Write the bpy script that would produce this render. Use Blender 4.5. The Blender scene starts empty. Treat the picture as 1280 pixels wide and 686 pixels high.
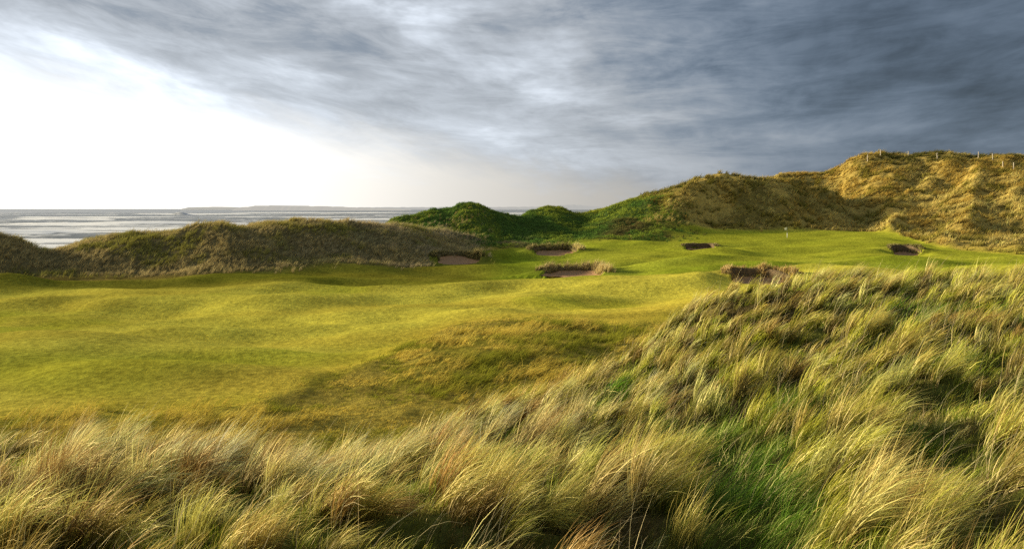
import bpy, math
import numpy as np

rng = np.random.default_rng(11)
C = bpy.context.scene.collection
F = 1108.0          # focal length in picture widths of 1280
HOR = 261.0         # horizon row
CX = 640.0
EYE = 15.0          # eye height above the sea
SUN_AZ, SUN_EL = math.radians(-72), math.radians(12.5)

# ------------------------------------------------------------------ helpers
def sstep(a, b, x):
    t = np.clip((x - a) / (b - a), 0, 1)
    return t * t * (3 - 2 * t)

def _hash(ix, iy, seed):
    h = (ix.astype(np.int64) * 374761393 + iy.astype(np.int64) * 668265263 + seed * 982451653) & 0xFFFFFFFF
    h = ((h ^ (h >> 13)) * 1274126177) & 0xFFFFFFFF
    return ((h ^ (h >> 16)) & 0xFFFF) / 65535.0

def vnoise(x, y, seed=0):
    x = np.asarray(x, float); y = np.asarray(y, float)
    ix = np.floor(x); iy = np.floor(y)
    fx = x - ix; fy = y - iy
    fx = fx * fx * fx * (fx * (fx * 6 - 15) + 10); fy = fy * fy * fy * (fy * (fy * 6 - 15) + 10)
    a = _hash(ix, iy, seed); b = _hash(ix + 1, iy, seed); c = _hash(ix, iy + 1, seed); d = _hash(ix + 1, iy + 1, seed)
    return (a + (b - a) * fx) * (1 - fy) + (c + (d - c) * fx) * fy

def fbm(x, y, seed=0, octs=3, gain=0.5):
    s = 0; a = 1; n = 0
    for i in range(octs):
        co, si = math.cos(0.7 * i + .4), math.sin(0.7 * i + .4)
        s = s + a * vnoise((x * co - y * si) * 2 ** i + 17.3 * i, (x * si + y * co) * 2 ** i - 9.1 * i, seed + i)
        n += a; a *= gain
    return s / n            # 0..1, mean .5

def pchip(xk, yk, x):
    """monotone cubic through the knots"""
    h = np.diff(xk); d = np.diff(yk) / h
    m = np.zeros_like(yk)
    m[1:-1] = np.where(d[:-1] * d[1:] > 0, 2 * d[:-1] * d[1:] / np.where(d[:-1] + d[1:] == 0, 1, d[:-1] + d[1:]), 0)
    m[0] = d[0]; m[-1] = d[-1]
    x = np.clip(x, xk[0], xk[-1])
    i = np.clip(np.searchsorted(xk, x) - 1, 0, len(xk) - 2)
    t = (x - xk[i]) / h[i]
    return ((2*t**3 - 3*t**2 + 1) * yk[i] + (t**3 - 2*t**2 + t) * h[i] * m[i]
            + (-2*t**3 + 3*t**2) * yk[i+1] + (t**3 - t**2) * h[i] * m[i+1])

def mesh_obj(name, verts, quads, mat, cols=None, parent=None, smooth=False, extra=None, normals=None, lie=None):
    verts = np.ascontiguousarray(verts, np.float32).reshape(-1, 3)
    quads = np.ascontiguousarray(quads, np.int32)
    k = quads.shape[1]
    me = bpy.data.meshes.new(name)
    me.vertices.add(len(verts)); me.vertices.foreach_set('co', verts.ravel())
    me.loops.add(quads.size); me.loops.foreach_set('vertex_index', quads.ravel())
    me.polygons.add(len(quads)); me.polygons.foreach_set('loop_start', np.arange(0, quads.size, k, dtype=np.int32))
    if smooth:
        me.polygons.foreach_set('use_smooth', np.ones(len(quads), bool))
    me.update(calc_edges=True)
    if cols is not None:
        a = me.attributes.new('Col', 'FLOAT_COLOR', 'POINT')
        c = np.ones((len(verts), 4), np.float32); c[:, :3] = np.asarray(cols).reshape(-1, 3)
        a.data.foreach_set('color', c.ravel())
    if extra is not None:
        for nm, v in extra.items():
            a = me.attributes.new(nm, 'FLOAT', 'POINT')
            a.data.foreach_set('value', np.asarray(v, np.float32).ravel())
    if lie is not None:
        a = me.attributes.new('lie', 'FLOAT_VECTOR', 'POINT'); a.data.foreach_set('vector', np.ascontiguousarray(lie, np.float32).ravel())
    if normals is not None:
        me.normals_split_custom_set_from_vertices(normals.tolist())
    me.materials.append(mat)
    o = bpy.data.objects.new(name, me); C.objects.link(o)
    if parent is not None:
        o.parent = parent
    return o

def tag(o, label=None, cat=None, group=None, kind=None):
    if label: o['label'] = label
    if cat: o['category'] = cat
    if group: o['group'] = group
    if kind: o['kind'] = kind
    return o

def empty(name, loc):
    o = bpy.data.objects.new(name, None); C.objects.link(o)
    o.location = [float(v) for v in loc]; o.empty_display_size = .2
    return o

def new_mat(name):
    m = bpy.data.materials.new(name); m.use_nodes = True
    m.node_tree.nodes.clear()
    return m, m.node_tree.nodes, m.node_tree.links

# ------------------------------------------------------------------ materials
def mat_grass(name, trans=0.35, gloss=0.06, canopy=0.0):
    m, N, L = new_mat(name)
    out = N.new('ShaderNodeOutputMaterial'); a = N.new('ShaderNodeAttribute'); a.attribute_name = 'Col'
    d = N.new('ShaderNodeBsdfDiffuse'); t = N.new('ShaderNodeBsdfTranslucent'); g = N.new('ShaderNodeBsdfGlossy')
    g.inputs['Roughness'].default_value = 0.45
    g.inputs['Color'].default_value = (.9, .75, .4, 1)
    if canopy:      # a distant sward is shaded largely by the lie of the ground under it
        ca = N.new('ShaderNodeAttribute'); ca.attribute_name = 'lie'; ge = N.new('ShaderNodeNewGeometry')
        mv = N.new('ShaderNodeMix'); mv.data_type = 'VECTOR'; mv.inputs[0].default_value = canopy
        L.new(ge.outputs['Normal'], mv.inputs[4]); L.new(ca.outputs['Vector'], mv.inputs[5])
        no = N.new('ShaderNodeVectorMath'); no.operation = 'NORMALIZE'; L.new(mv.outputs[1], no.inputs[0])
        L.new(no.outputs[0], d.inputs['Normal'])
    m1 = N.new('ShaderNodeMixShader'); m1.inputs[0].default_value = trans
    m2 = N.new('ShaderNodeMixShader'); m2.inputs[0].default_value = gloss
    L.new(a.outputs['Color'], d.inputs['Color']); L.new(a.outputs['Color'], t.inputs['Color'])
    L.new(d.outputs[0], m1.inputs[1]); L.new(t.outputs[0], m1.inputs[2])
    L.new(m1.outputs[0], m2.inputs[1]); L.new(g.outputs[0], m2.inputs[2])
    L.new(m2.outputs[0], out.inputs['Surface'])
    return m

def mat_ground():
    m, N, L = new_mat('turf_and_dune_ground')
    out = N.new('ShaderNodeOutputMaterial'); a = N.new('ShaderNodeAttribute'); a.attribute_name = 'Col'
    r = N.new('ShaderNodeAttribute'); r.attribute_name = 'roughness_of_cover'
    geo = N.new('ShaderNodeNewGeometry')
    def noise(scale, detail, stretch=(1, 1, 1)):
        mp = N.new('ShaderNodeMapping'); mp.inputs['Scale'].default_value = stretch
        L.new(geo.outputs['Position'], mp.inputs['Vector'])
        n = N.new('ShaderNodeTexNoise'); n.inputs['Scale'].default_value = scale; n.inputs['Detail'].default_value = detail
        n.inputs['Roughness'].default_value = .62
        L.new(mp.outputs[0], n.inputs['Vector']); return n
    n1 = noise(2.2, 5); n2 = noise(.22, 4, (1, .7, 1)); n3 = noise(9, 3)
    def rng_(n, lo, hi, a0=.3, a1=.7):
        q = N.new('ShaderNodeMapRange'); q.inputs[1].default_value = a0; q.inputs[2].default_value = a1
        q.inputs[3].default_value = lo; q.inputs[4].default_value = hi
        L.new(n.outputs['Fac'], q.inputs[0]); return q
    q1 = rng_(n1, .62, 1.38); q2 = rng_(n2, .8, 1.2); q3 = rng_(n3, .88, 1.12)
    mu = N.new('ShaderNodeMath'); mu.operation = 'MULTIPLY'; L.new(q1.outputs[0], mu.inputs[0]); L.new(q2.outputs[0], mu.inputs[1])
    mu2 = N.new('ShaderNodeMath'); mu2.operation = 'MULTIPLY'; L.new(mu.outputs[0], mu2.inputs[0]); L.new(q3.outputs[0], mu2.inputs[1])
    hs = N.new('ShaderNodeVectorMath'); hs.operation = 'SCALE'
    L.new(a.outputs['Color'], hs.inputs[0]); L.new(mu2.outputs[0], hs.inputs['Scale'])
    d = N.new('ShaderNodeBsdfDiffuse'); d.inputs['Roughness'].default_value = .6
    L.new(hs.outputs[0], d.inputs['Color'])
    ad = N.new('ShaderNodeMath'); ad.operation = 'MULTIPLY_ADD'; ad.inputs[1].default_value = .35
    L.new(n3.outputs['Fac'], ad.inputs[0]); L.new(n1.outputs['Fac'], ad.inputs[2])
    b = N.new('ShaderNodeBump'); b.inputs['Distance'].default_value = .22
    L.new(ad.outputs[0], b.inputs['Height']); L.new(r.outputs['Fac'], b.inputs['Strength'])
    L.new(b.outputs[0], d.inputs['Normal'])
    L.new(d.outputs[0], out.inputs['Surface'])
    return m

def mat_plain(name, col, noise_scale=4.0, var=.25, rough=.85, bump=.3, dist=.05):
    m, N, L = new_mat(name)
    out = N.new('ShaderNodeOutputMaterial'); p = N.new('ShaderNodeBsdfPrincipled')
    geo = N.new('ShaderNodeNewGeometry')
    n = N.new('ShaderNodeTexNoise'); n.inputs['Scale'].default_value = noise_scale; n.inputs['Detail'].default_value = 6
    L.new(geo.outputs['Position'], n.inputs['Vector'])
    r = N.new('ShaderNodeValToRGB')
    r.color_ramp.elements[0].position = .3; r.color_ramp.elements[1].position = .7
    r.color_ramp.elements[0].color = tuple(c * (1 - var) for c in col) + (1,)
    r.color_ramp.elements[1].color = tuple(min(1, c * (1 + var)) for c in col) + (1,)
    L.new(n.outputs['Fac'], r.inputs[0]); L.new(r.outputs[0], p.inputs['Base Color'])
    p.inputs['Roughness'].default_value = rough
    p.inputs['Specular IOR Level'].default_value = .2
    b = N.new('ShaderNodeBump'); b.inputs['Strength'].default_value = bump; b.inputs['Distance'].default_value = dist
    L.new(n.outputs['Fac'], b.inputs['Height']); L.new(b.outputs[0], p.inputs['Normal'])
    L.new(p.outputs[0], out.inputs['Surface'])
    return m

def mat_sea():
    m, N, L = new_mat('sea_water')
    out = N.new('ShaderNodeOutputMaterial'); geo = N.new('ShaderNodeNewGeometry')
    w = N.new('ShaderNodeBsdfPrincipled'); w.inputs['Base Color'].default_value = (.17, .17, .14, 1)
    w.inputs['Roughness'].default_value = .3; w.inputs['IOR'].default_value = 1.33
    mp = N.new('ShaderNodeMapping'); mp.inputs['Scale'].default_value = (.05, .16, 1)
    L.new(geo.outputs['Position'], mp.inputs['Vector'])
    n = N.new('ShaderNodeTexNoise'); n.inputs['Scale'].default_value = 1; n.inputs['Detail'].default_value = 6
    L.new(mp.outputs[0], n.inputs['Vector'])
    b = N.new('ShaderNodeBump'); b.inputs['Strength'].default_value = .35; b.inputs['Distance'].default_value = .8
    L.new(n.outputs['Fac'], b.inputs['Height']); L.new(b.outputs[0], w.inputs['Normal'])
    f = N.new('ShaderNodeBsdfDiffuse'); f.inputs['Color'].default_value = (.95, .95, .93, 1)
    a = N.new('ShaderNodeAttribute'); a.attribute_name = 'foam'
    n2 = N.new('ShaderNodeTexNoise'); n2.inputs['Scale'].default_value = 2.2; n2.inputs['Detail'].default_value = 7
    L.new(mp.outputs[0], n2.inputs['Vector'])
    su = N.new('ShaderNodeMath'); su.operation = 'ADD'; L.new(a.outputs['Fac'], su.inputs[0]); L.new(n2.outputs['Fac'], su.inputs[1])
    rr = N.new('ShaderNodeMapRange'); rr.inputs[1].default_value = .85; rr.inputs[2].default_value = 1.15
    L.new(su.outputs[0], rr.inputs[0])
    mx = N.new('ShaderNodeMixShader'); L.new(rr.outputs[0], mx.inputs[0])
    L.new(w.outputs[0], mx.inputs[1]); L.new(f.outputs[0], mx.inputs[2])
    L.new(mx.outputs[0], out.inputs['Surface'])
    return m

M_GROUND = mat_ground()
M_GRASS = mat_grass('marram_blades', .4, .05)
M_SCRUB = mat_grass('scrub_blades', .2, .0, .5)
M_SWARD = mat_grass('distant_dune_grass', .25, .0, .5)
M_ROUGH = mat_grass('rough_sward', .3, .0, .35)
M_SAND = mat_plain('red_brown_sand', (.40, .23, .11), 3.0, .2, .95, .5, .06)
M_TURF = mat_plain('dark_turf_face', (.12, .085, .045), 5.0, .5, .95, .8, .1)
M_POST = mat_plain('weathered_post_wood', (.42, .37, .28), 9.0, .25, .8, .3, .01)
M_WHITE = mat_plain('white_paint', (.8, .8, .74), 20.0, .04, .5, .05, .002)
M_DARK = mat_plain('dark_band_paint', (.2, .2, .19), 20.0, .1, .5, .05, .002)
M_FLAG = mat_plain('pale_flag_cloth', (.85, .83, .66), 14.0, .08, .8, .2, .01)

# ------------------------------------------------------------------ terrain
def zp(py, Y): return -(py - HOR) / F * Y
def P(*pts):            # (picture column, picture row of the ground there, depth)
    return [(px, zp(py, Y), Y) for px, py, Y in pts]
def Z(*pts):            # (picture column, height under the eye, depth)
    return [(px, z, Y) for px, z, Y in pts]

LINES = [
 Z((0, -1.72, .3), (1280, -1.72, .3)),
 Z((0, -1.9, 1.6), (1280, -1.85, 1.6)),
 Z((0, -2.9, 4.6), (640, -2.9, 4.6), (940, -3.1, 4.6), (1280, -2.75, 4.6)),
 P((0, 700, 9.2), (300, 702, 9.2), (640, 704, 9.4), (800, 712, 9.6), (930, 730, 9.8), (1050, 706, 9.4), (1280, 680, 9.0)),
 P((0, 640, 13), (200, 636, 13), (400, 642, 13.2), (500, 624, 14), (600, 600, 15.5), (700, 570, 17), (800, 548, 19), (900, 528, 20), (950, 505, 21), (1000, 482, 22), (1100, 462, 22), (1200, 452, 22), (1280, 450, 22)),
 P((-200, 610, 17), (0, 596, 17), (60, 582, 17.5), (100, 566, 18), (150, 574, 18), (200, 582, 18), (300, 604, 18.5), (400, 598, 19.5), (500, 574, 21), (600, 530, 24), (700, 497, 28), (750, 473, 30), (800, 443, 32), (850, 410, 35), (900, 379, 37), (1000, 359, 39), (1100, 356, 40), (1200, 357, 40), (1280, 355, 40)),
 Z((0, -9.2, 27), (300, -9.3, 28), (500, -9.6, 33), (700, -9.5, 41), (900, -9.1, 52), (1100, -8.6, 58), (1280, -8.2, 58)),
 Z((0, -9.85, 50), (200, -9.75, 50), (400, -9.55, 52), (500, -9.25, 58), (570, -8.9, 64), (640, -8.72, 66), (700, -8.9, 67), (760, -9.1, 67), (850, -9.1, 68), (950, -8.9, 70), (1100, -8.5, 75), (1280, -8.1, 75)),
 Z((0, -9.9, 80), (200, -9.85, 80), (400, -9.75, 80), (500, -9.6, 80), (640, -9.5, 80), (850, -9.15, 82), (1000, -8.6, 86), (1280, -8.2, 88)),
 Z((0, -9.8, 105), (200, -9.65, 105), (400, -9.35, 106), (640, -9.2, 106), (800, -8.6, 106), (900, -8.05, 107), (1000, -7.85, 108), (1100, -7.7, 108), (1280, -7.6, 108)),
 P((0, 345, 124), (200, 344, 125), (300, 341, 128), (400, 335, 136), (500, 335, 142), (575, 332, 148), (640, 331, 148), (700, 330, 146), (800, 322, 148), (900, 320, 148), (1000, 318, 150), (1100, 316, 150), (1200, 318, 150), (1280, 322, 148)),
 P((-420, 275, 135), (-100, 278, 136), (-20, 289, 138), (0, 295, 138), (30, 306, 140), (58, 320, 142), (80, 314, 144), (105, 305, 145), (150, 296, 147), (200, 292, 150), (235, 284, 151), (250, 280, 152), (275, 279, 153), (300, 284, 155), (330, 280, 157), (400, 277, 163), (450, 281, 168), (500, 286, 173), (550, 297, 178), (600, 307, 182), (650, 307, 185), (700, 303, 187), (750, 301, 185), (800, 300, 185), (870, 298, 185), (983, 297, 190), (1080, 294, 190), (1130, 300, 178), (1200, 306, 172), (1280, 318, 160)),
 Z((-420, -11, 188), (0, -11, 188), (400, -10, 205), (460, -8, 203), (500, -4.9, 198), (580, -4.5, 201), (640, -5.6, 203), (700, -5.5, 205), (760, -4.2, 205), (830, -2.8, 205), (900, -4.4, 208), (983, -4.8, 208), (1060, -4.8, 208), (1130, -4.4, 200), (1200, -4.2, 192), (1280, -6.3, 180)),
 Z((-420, -14, 240), (400, -14, 235), (460, -10, 222)) + P((490, 274, 212), (515, 268, 212), (540, 263, 214), (562, 260, 215), (580, 257, 215), (600, 260, 216), (620, 266, 217), (645, 273, 221), (660, 266, 228), (672, 261, 234), (685, 259, 235), (700, 261, 235), (715, 267, 236), (728, 269, 236), (742, 265, 235), (760, 259, 233), (780, 252, 231), (800, 246, 230), (830, 239, 230), (850, 232, 230), (880, 222, 231), (910, 219, 232), (960, 223, 233), (1000, 233, 234), (1040, 240, 236), (1060, 258, 232), (1100, 262, 226), (1150, 262, 220), (1200, 262, 212), (1280, 270, 200)),
 Z((-420, -16, 265), (500, -13, 250), (650, -13, 262), (750, -7, 263), (830, -1, 259), (910, 4.5, 256), (960, 3.0, 255), (1000, 2.0, 254), (1040, 1.5, 253), (1100, 6.6, 245), (1150, 7.0, 240), (1200, 7.3, 236), (1280, 5.9, 226)),
 Z((-420, -17, 290), (500, -16, 288), (650, -15.5, 290), (700, -13, 290), (760, -8, 290), (830, 0, 286), (930, 7, 285)) + P((960, 226, 285), (980, 219, 284), (1000, 217, 283), (1030, 216, 282), (1050, 210, 281), (1065, 202, 280), (1080, 196, 280), (1100, 193.5, 280), (1130, 196, 280), (1170, 192.5, 280), (1220, 196.5, 280), (1280, 198, 280), (1700, 208, 280)),
 Z((-420, -19, 345), (640, -19, 345), (760, -14, 345), (900, 2, 345), (1280, 6, 345)),
 Z((-420, -22, 450), (640, -22, 450), (740, -18, 450), (900, -6, 450), (1280, -4, 450)),
 Z((-420, -24, 1000), (640, -24, 1000), (730, -22, 1000), (900, -9, 1000), (1280, -8, 1000)),
 Z((-420, -26, 5200), (640, -26, 5200), (730, -26, 5200), (900, -14, 5200), (1280, -12, 5200)),
]
PXL, PXR = -420.0, 1700.0

def line_at(k, px):
    L = np.array(LINES[k], float); px = np.clip(px, PXL, PXR)
    pxc = np.clip(px, L[0, 0], L[-1, 0])
    return pchip(L[:, 0], L[:, 1], pxc), pchip(L[:, 0], L[:, 2], pxc)

# columns (azimuth) and rows (distance)
px_mid = np.arange(-70, 1352, 2.2)
az_mid = np.arctan((px_mid - CX) / F)
az_l = np.concatenate([np.linspace(-math.pi, -1.3, 16)[:-1], np.linspace(-1.3, az_mid[0], 60)[:-1]])
az_r = np.concatenate([np.linspace(az_mid[-1], 1.3, 60)[1:], np.linspace(1.3, math.pi, 16)[1:]])
AZ = np.concatenate([az_l, az_mid, az_r])
R = np.concatenate([[.05, .3], np.geomspace(.7, 70, 250), np.arange(70.4, 98, .45), np.arange(98, 215, .5),
                    np.arange(215.5, 345, 1.0), np.geomspace(346, 6500, 50)])
AZC = np.clip(AZ, math.atan((PXL - CX) / F), math.atan((PXR - CX) / F))
PXC = np.tan(AZC) * F + CX
knots = [line_at(k, PXC) for k in range(len(LINES))]
zk = np.array([k[0] for k in knots]); rk = np.array([k[1] for k in knots]) / np.cos(AZC)
H = np.empty((len(AZ), len(R)))
for j in range(len(AZ)):
    H[j] = pchip(np.log(rk[:, j]), zk[:, j], np.log(R))
XG = np.sin(AZ)[:, None] * R[None]; YG = np.cos(AZ)[:, None] * R[None]
DG = np.cos(AZC)[:, None] * R[None]                 # depth used for the lines
PG = np.repeat(PXC[:, None], len(R), 1)
line_Y = {k: knots[k][1] for k in range(len(LINES))}

def colw(v): return np.asarray(v)[:, None]
yC, yToe, yRough, yBase, yRid, yFoot, yCr = (colw(line_Y[k]) for k in (5, 6, 7, 10, 11, 12, 13))
fg = 1 - sstep(0, 5, DG - yC)                                        # foreground dune
near_edge = np.interp(PXC, [-100, 0, 200, 300, 400, 500, 570, 640, 760, 860, 950, 1100, 1280], [39, 39, 40, 43, 50, 60, 69, 72, 72, 73, 78, 88, 92])
edge_wob = (fbm(XG / 9, YG / 9, 5) - .5) * 14
fair_near = sstep(-1.5, 3.5, DG - colw(near_edge) + edge_wob * .5)
far_edge = np.interp(PXC, [-100, 0, 200, 300, 400, 500, 560, 600, 640, 700, 760, 830, 870, 1000, 1080, 1120, 1160, 1200, 1280], [112, 113, 118, 128, 140, 146, 152, 168, 180, 186, 196, 201, 205, 207, 205, 195, 172, 160, 150])
fair_far = 1 - sstep(-3, 4, DG - colw(far_edge) + edge_wob * .35)
fair = fair_near * fair_far
left_dune = sstep(-5, 5, DG - yBase + edge_wob * .4) * (1 - sstep(560, 625, PG)) * (1 - sstep(4, 24, DG - yFoot))
far_r = sstep(-4, 4, DG - colw(far_edge) - 2) * sstep(790, 880, PG + edge_wob * 6)
green_d = sstep(-6, 5, DG - colw(np.interp(PXC, [480, 560, 600, 640, 1280], [190, 190, 183, 186, 190]))) * sstep(470, 500, PG) * (1 - sstep(800, 880, PG + edge_wob * 5))

# undulation
H += fair * ((fbm(XG / 17, YG / 10, 1, 2) - .5) * 2.2 + (fbm(XG / 8.5, YG / 5.5, 2, 2) - .5) * .85) * sstep(40, 55, DG) * (1 - .5 * sstep(760, 880, PG) * sstep(135, 165, DG))
# a few distinct hollows and humps on the mown ground: (column, depth, width, depthwise radius, height)
for px0, Y0, rx, ry, hh in [(445, 86, 4.2, 2.6, .55), (300, 60, 6, 2.5, .5), (120, 66, 9, 3, .4), (260, 74, 8, 3, .45), (40, 55, 8, 3, .35), (180, 52, 7, 2.5, .35),
                            (370, 104, 6, 3, .5), (640, 92, 8, 4, .35), (20, 112, 7, 2.0, .7), (850, 128, 6, 4, .6),
                            (1000, 138, 8, 5, .6), (900, 150, 6, 4, .5), (1060, 150, 6, 4, .7), (960, 160, 7, 5, .6), (1090, 178, 5, 5, .5), (870, 138, 5, 3, .5)]:
    x0 = (px0 - CX) / F * Y0
    H += 1.5 * hh * np.exp(-((XG - x0) / rx) ** 2 - ((YG - Y0) / ry) ** 2)
dune = np.clip(left_dune + far_r + green_d, 0, 1)
H += dune * ((fbm(XG / 11, YG / 11, 21, 2) - .5) * 1.7 + (fbm(XG / 3.4, YG / 3.4, 22, 2) - .5) * 1.25)
# gullies running down the big right-hand dune
gx = XG * .81 - YG * .59; gy = XG * .59 + YG * .81
rid = 1 - np.abs(2 * fbm(gx / 15, gy / 55, 31, 2) - 1) * 2.2
H += far_r * (fbm(XG / 2.6, YG / 2.6, 23, 2) - .5) * .9
H += far_r * sstep(1000, 1080, PG) * (1 - sstep(-30, -8, DG - colw(line_Y[15]))) * (rid * 2.6 - .9)
rough = (1 - fair) * (1 - fg) * (1 - dune)
H += rough * ((fbm(XG / 2.4, YG / 2.4, 41, 3) - .5) * .55 + (fbm(XG / 7, YG / 6, 43, 2) - .5) * .6) * sstep(24, 40, DG) * (1 - sstep(380, 600, DG))
def clump(x, y):        # clumpy pattern of the tall marram, swept along the wind
    xr = x * .94 + y * .34; yr = -x * .34 + y * .94
    a = fbm(xr / 1.75, yr / .85, 51, 2, .45)
    b = fbm(xr / 5.5, yr / 3.0, 57, 2)
    return np.clip((a * .72 + b * .28 - .5) * 2.6 + .5, 0, 1)
H += fg * sstep(3, 8, DG) * (clump(XG, YG) - .5) * .5

# bunkers: (name column, row of the front lip, depth, half width, length, rise of the sand, height of the back bank)
BUNK = [
 dict(px=574, py=331, Y=150, hw=3.5, d=6.5, rise=1.2, face=.30, bank=.1, fr=.85, lit=0, rot=-.15,
      label='red sand bunker under a dark grass lip at the foot of the brown dune ridge'),
 dict(px=691, py=320, Y=166, hw=3.7, d=6.5, rise=.85, face=.45, bank=.2, fr=.95, lit=0, rot=.1,
      label='shaded bunker with dark shaggy brow and one pale tuft at its right end'),
 dict(px=707, py=347, Y=122, hw=4.1, d=6.0, rise=.6, face=.3, bank=.1, fr=1.05, lit=1, rot=.35,
      label='bunker nearest the middle of the fairway with straw coloured grass fringe'),
 dict(px=872, py=313, Y=163, hw=2.5, d=4.5, rise=.25, face=.75, bank=.1, fr=.3, lit=0, rot=.2,
      label='small dark pot bunker cut into the turf left of the flag'),
 dict(px=1133, py=320, Y=152, hw=2.1, d=5.0, rise=.5, face=1.0, bank=.1, fr=.5, lit=0, rot=-.1,
      label='bunker with deep black shadow at the foot of the big golden dune'),
 dict(px=944, py=356, Y=101, hw=3.1, d=5.0, rise=.55, face=.85, bank=.1, fr=.75, lit=2, rot=.05,
      label='bunker with bright straw fringe partly hidden by the nearest tall grass'),
]
def bilin(A, x, y):
    az = np.arctan2(x, y); r = np.hypot(x, y)
    i = np.clip(np.searchsorted(AZ, az) - 1, 0, len(AZ) - 2); j = np.clip(np.searchsorted(R, r) - 1, 0, len(R) - 2)
    fi = (az - AZ[i]) / (AZ[i+1] - AZ[i]); fj = np.clip((r - R[j]) / (R[j+1] - R[j]), 0, 1)
    return ((A[i, j] * (1 - fi) + A[i+1, j] * fi) * (1 - fj) + (A[i, j+1] * (1 - fi) + A[i+1, j+1] * fi) * fj)

bank_mask = np.zeros_like(H); clear = np.zeros_like(H)
for b in BUNK:
    b['x'] = (b['px'] - CX) / F * b['Y']; b['y'] = b['Y']
    a = math.atan2(b['x'], b['y']) + b['rot']
    b['ax'] = np.array([math.cos(a), -math.sin(a)]); b['at'] = np.array([math.sin(a), math.cos(a)])
    # settle the front lip on the photograph's sight line by levelling the ground there
    z0 = float(zp(b['py'], b['Y']))
    dx = XG - b['x']; dy = YG - b['y']
    s = (dx * b['ax'][0] + dy * b['ax'][1]) / b['hw']; t = (dx * b['at'][0] + dy * b['at'][1]) / b['d']
    blend = np.exp(-(np.maximum(0, np.hypot(s, (t - .4)) - .9) / .9) ** 2)
    own = bilin(H, np.array([b['x']]), np.array([b['y']]))[0]
    H = H + blend * (z0 - own) * .9
    b['z0'] = z0
    rho = np.hypot(s, 2 * t - 1)
    ang = np.arctan2(2 * t - 1, s)
    wob = 1 + .1 * np.sin(3 * ang + b['px']) + .06 * np.sin(5 * ang + 2)
    b['wob'] = (b['px'],)
    rho = rho / wob
    tt = np.clip(t, 0, 1)
    floor = z0 - .1 + b['rise'] * tt ** 1.4
    top = z0 + b['rise'] + b['face']
    back = sstep(.15, .75, t)
    bw = 5.0
    prof = top * back + (z0 + b['rise'] * tt * .6) * (1 - back)
    fall = 1 - sstep(0, 1, (rho - 1) * b['d'] / bw * .5 - .1)
    outside = rho >= 1.0 + .14 * sstep(.3, .7, t)
    bank = np.maximum(H, H * (1 - fall) + prof * fall)
    H = np.where(outside, np.where((t > .1) & (fall > 0), bank, H), floor - .1 - .5 * np.clip(1 - rho, 0, .5))
    clear = np.maximum(clear, (np.abs(s) < 1.35) & (t > -1.6) & (t < .95))
    bank_mask = np.maximum(bank_mask, np.where(outside, fall * back, 0))
HZ = H + EYE

def ground(x, y): return bilin(HZ, np.asarray(x, float), np.asarray(y, float))

# colours of the cover
col = np.zeros(H.shape + (3,))
def lay(c, m):
    global col
    c = np.asarray(c, float)
    col = col * (1 - m[..., None]) + c * m[..., None]
nA = fbm(XG / 14, YG / 14, 61, 3); nB = fbm(XG / 4, YG / 4, 62, 3); nC = fbm(XG / 26, YG / 9, 63, 3)
ones = np.ones_like(H)
lay((.36, .28, .05), ones)                                           # golden rough
lay((.18, .17, .02), sstep(.48, .62, nB) * .7)
lay((.64, .56, .07), fair)                                          # mown fairway
lay((.54, .42, .05), fair * sstep(.45, .7, nC) * .55)
lay((.36, .38, .025), fair * sstep(.5, .68, nA) * .55)
lay((.55, .39, .05), fair * (1 - sstep(0, 14, DG - colw(near_edge) + edge_wob * .6)) * .6)
gz = sstep(640, 850, PG + edge_wob * 5) * sstep(112, 150, DG)
lay((.30, .33, .025), fair * gz * .85)
lay((.18, .27, .016), fair * sstep(540, 640, PG) * sstep(104, 122, DG) * (1 - gz) * .8)
lay((.12, .12, .012), fair * sstep(101, 109, DG + edge_wob * .3) * (1 - sstep(560, 700, PG)) * .8)  # cast shadow of the ridge, painted into the turf colour along its foot
lay((.22, .16, .04), (1 - fair) * sstep(95, 105, DG) * (1 - sstep(-2, 6, DG - yBase)) * .8)
lay((.16, .13, .055), left_dune)
lay((.17, .18, .016), clear * left_dune)
lay((.07, .11, .025), green_d)
lay((.20, .12, .04), green_d * sstep(700, 780, PG) * (1 - sstep(196, 206, DG)) * .6)
lay((.42, .31, .08), far_r)
lay((.09, .085, .022), far_r * sstep(.5, .62, nA) * .6)
lay((.075, .09, .02), fg * .9)
lay((.11, .075, .03), fg * sstep(.5, .7, nB) * .8)
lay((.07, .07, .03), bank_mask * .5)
lay((.3, .25, .17), (sstep(-14.2, -14.9, H) * sstep(240, 260, DG)))
rg = np.clip(.4 + .6 * (1 - fair), 0, 1) * .9

V = np.stack([XG, YG, HZ], -1)
nr, nc = len(R), len(AZ)
gu = np.empty_like(V); gv = np.empty_like(V)
gu = np.gradient(V, axis=0); gv = np.gradient(V, axis=1)
NRM = np.cross(gu, gv); NRM /= np.linalg.norm(NRM, axis=-1, keepdims=True) + 1e-12
NRM *= np.sign(NRM[..., 2:3] + 1e-9)
ii, jj = np.meshgrid(np.arange(nc - 1), np.arange(nr - 1), indexing='ij')
Q = np.stack([ii * nr + jj, (ii + 1) * nr + jj, (ii + 1) * nr + jj + 1, ii * nr + jj + 1], -1)   # up-facing
def at_face(A): return (A[:-1, :-1] + A[1:, 1:]) / 2
green_zone = np.exp(-((XG - 66) / 17) ** 4 - ((YG - 187) / 12) ** 4)
reg = np.zeros(ii.shape, int)
reg[at_face(fair) > .5] = 1
reg[(at_face(green_zone) > .5) & (at_face(fair) > .4)] = 2
reg[at_face(left_dune) > .5] = 3
reg[at_face(green_d) > .5] = 4
reg[(at_face(far_r) > .5) & (at_face(DG) < 340)] = 5
reg[at_face(fg) > .5] = 6
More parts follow.
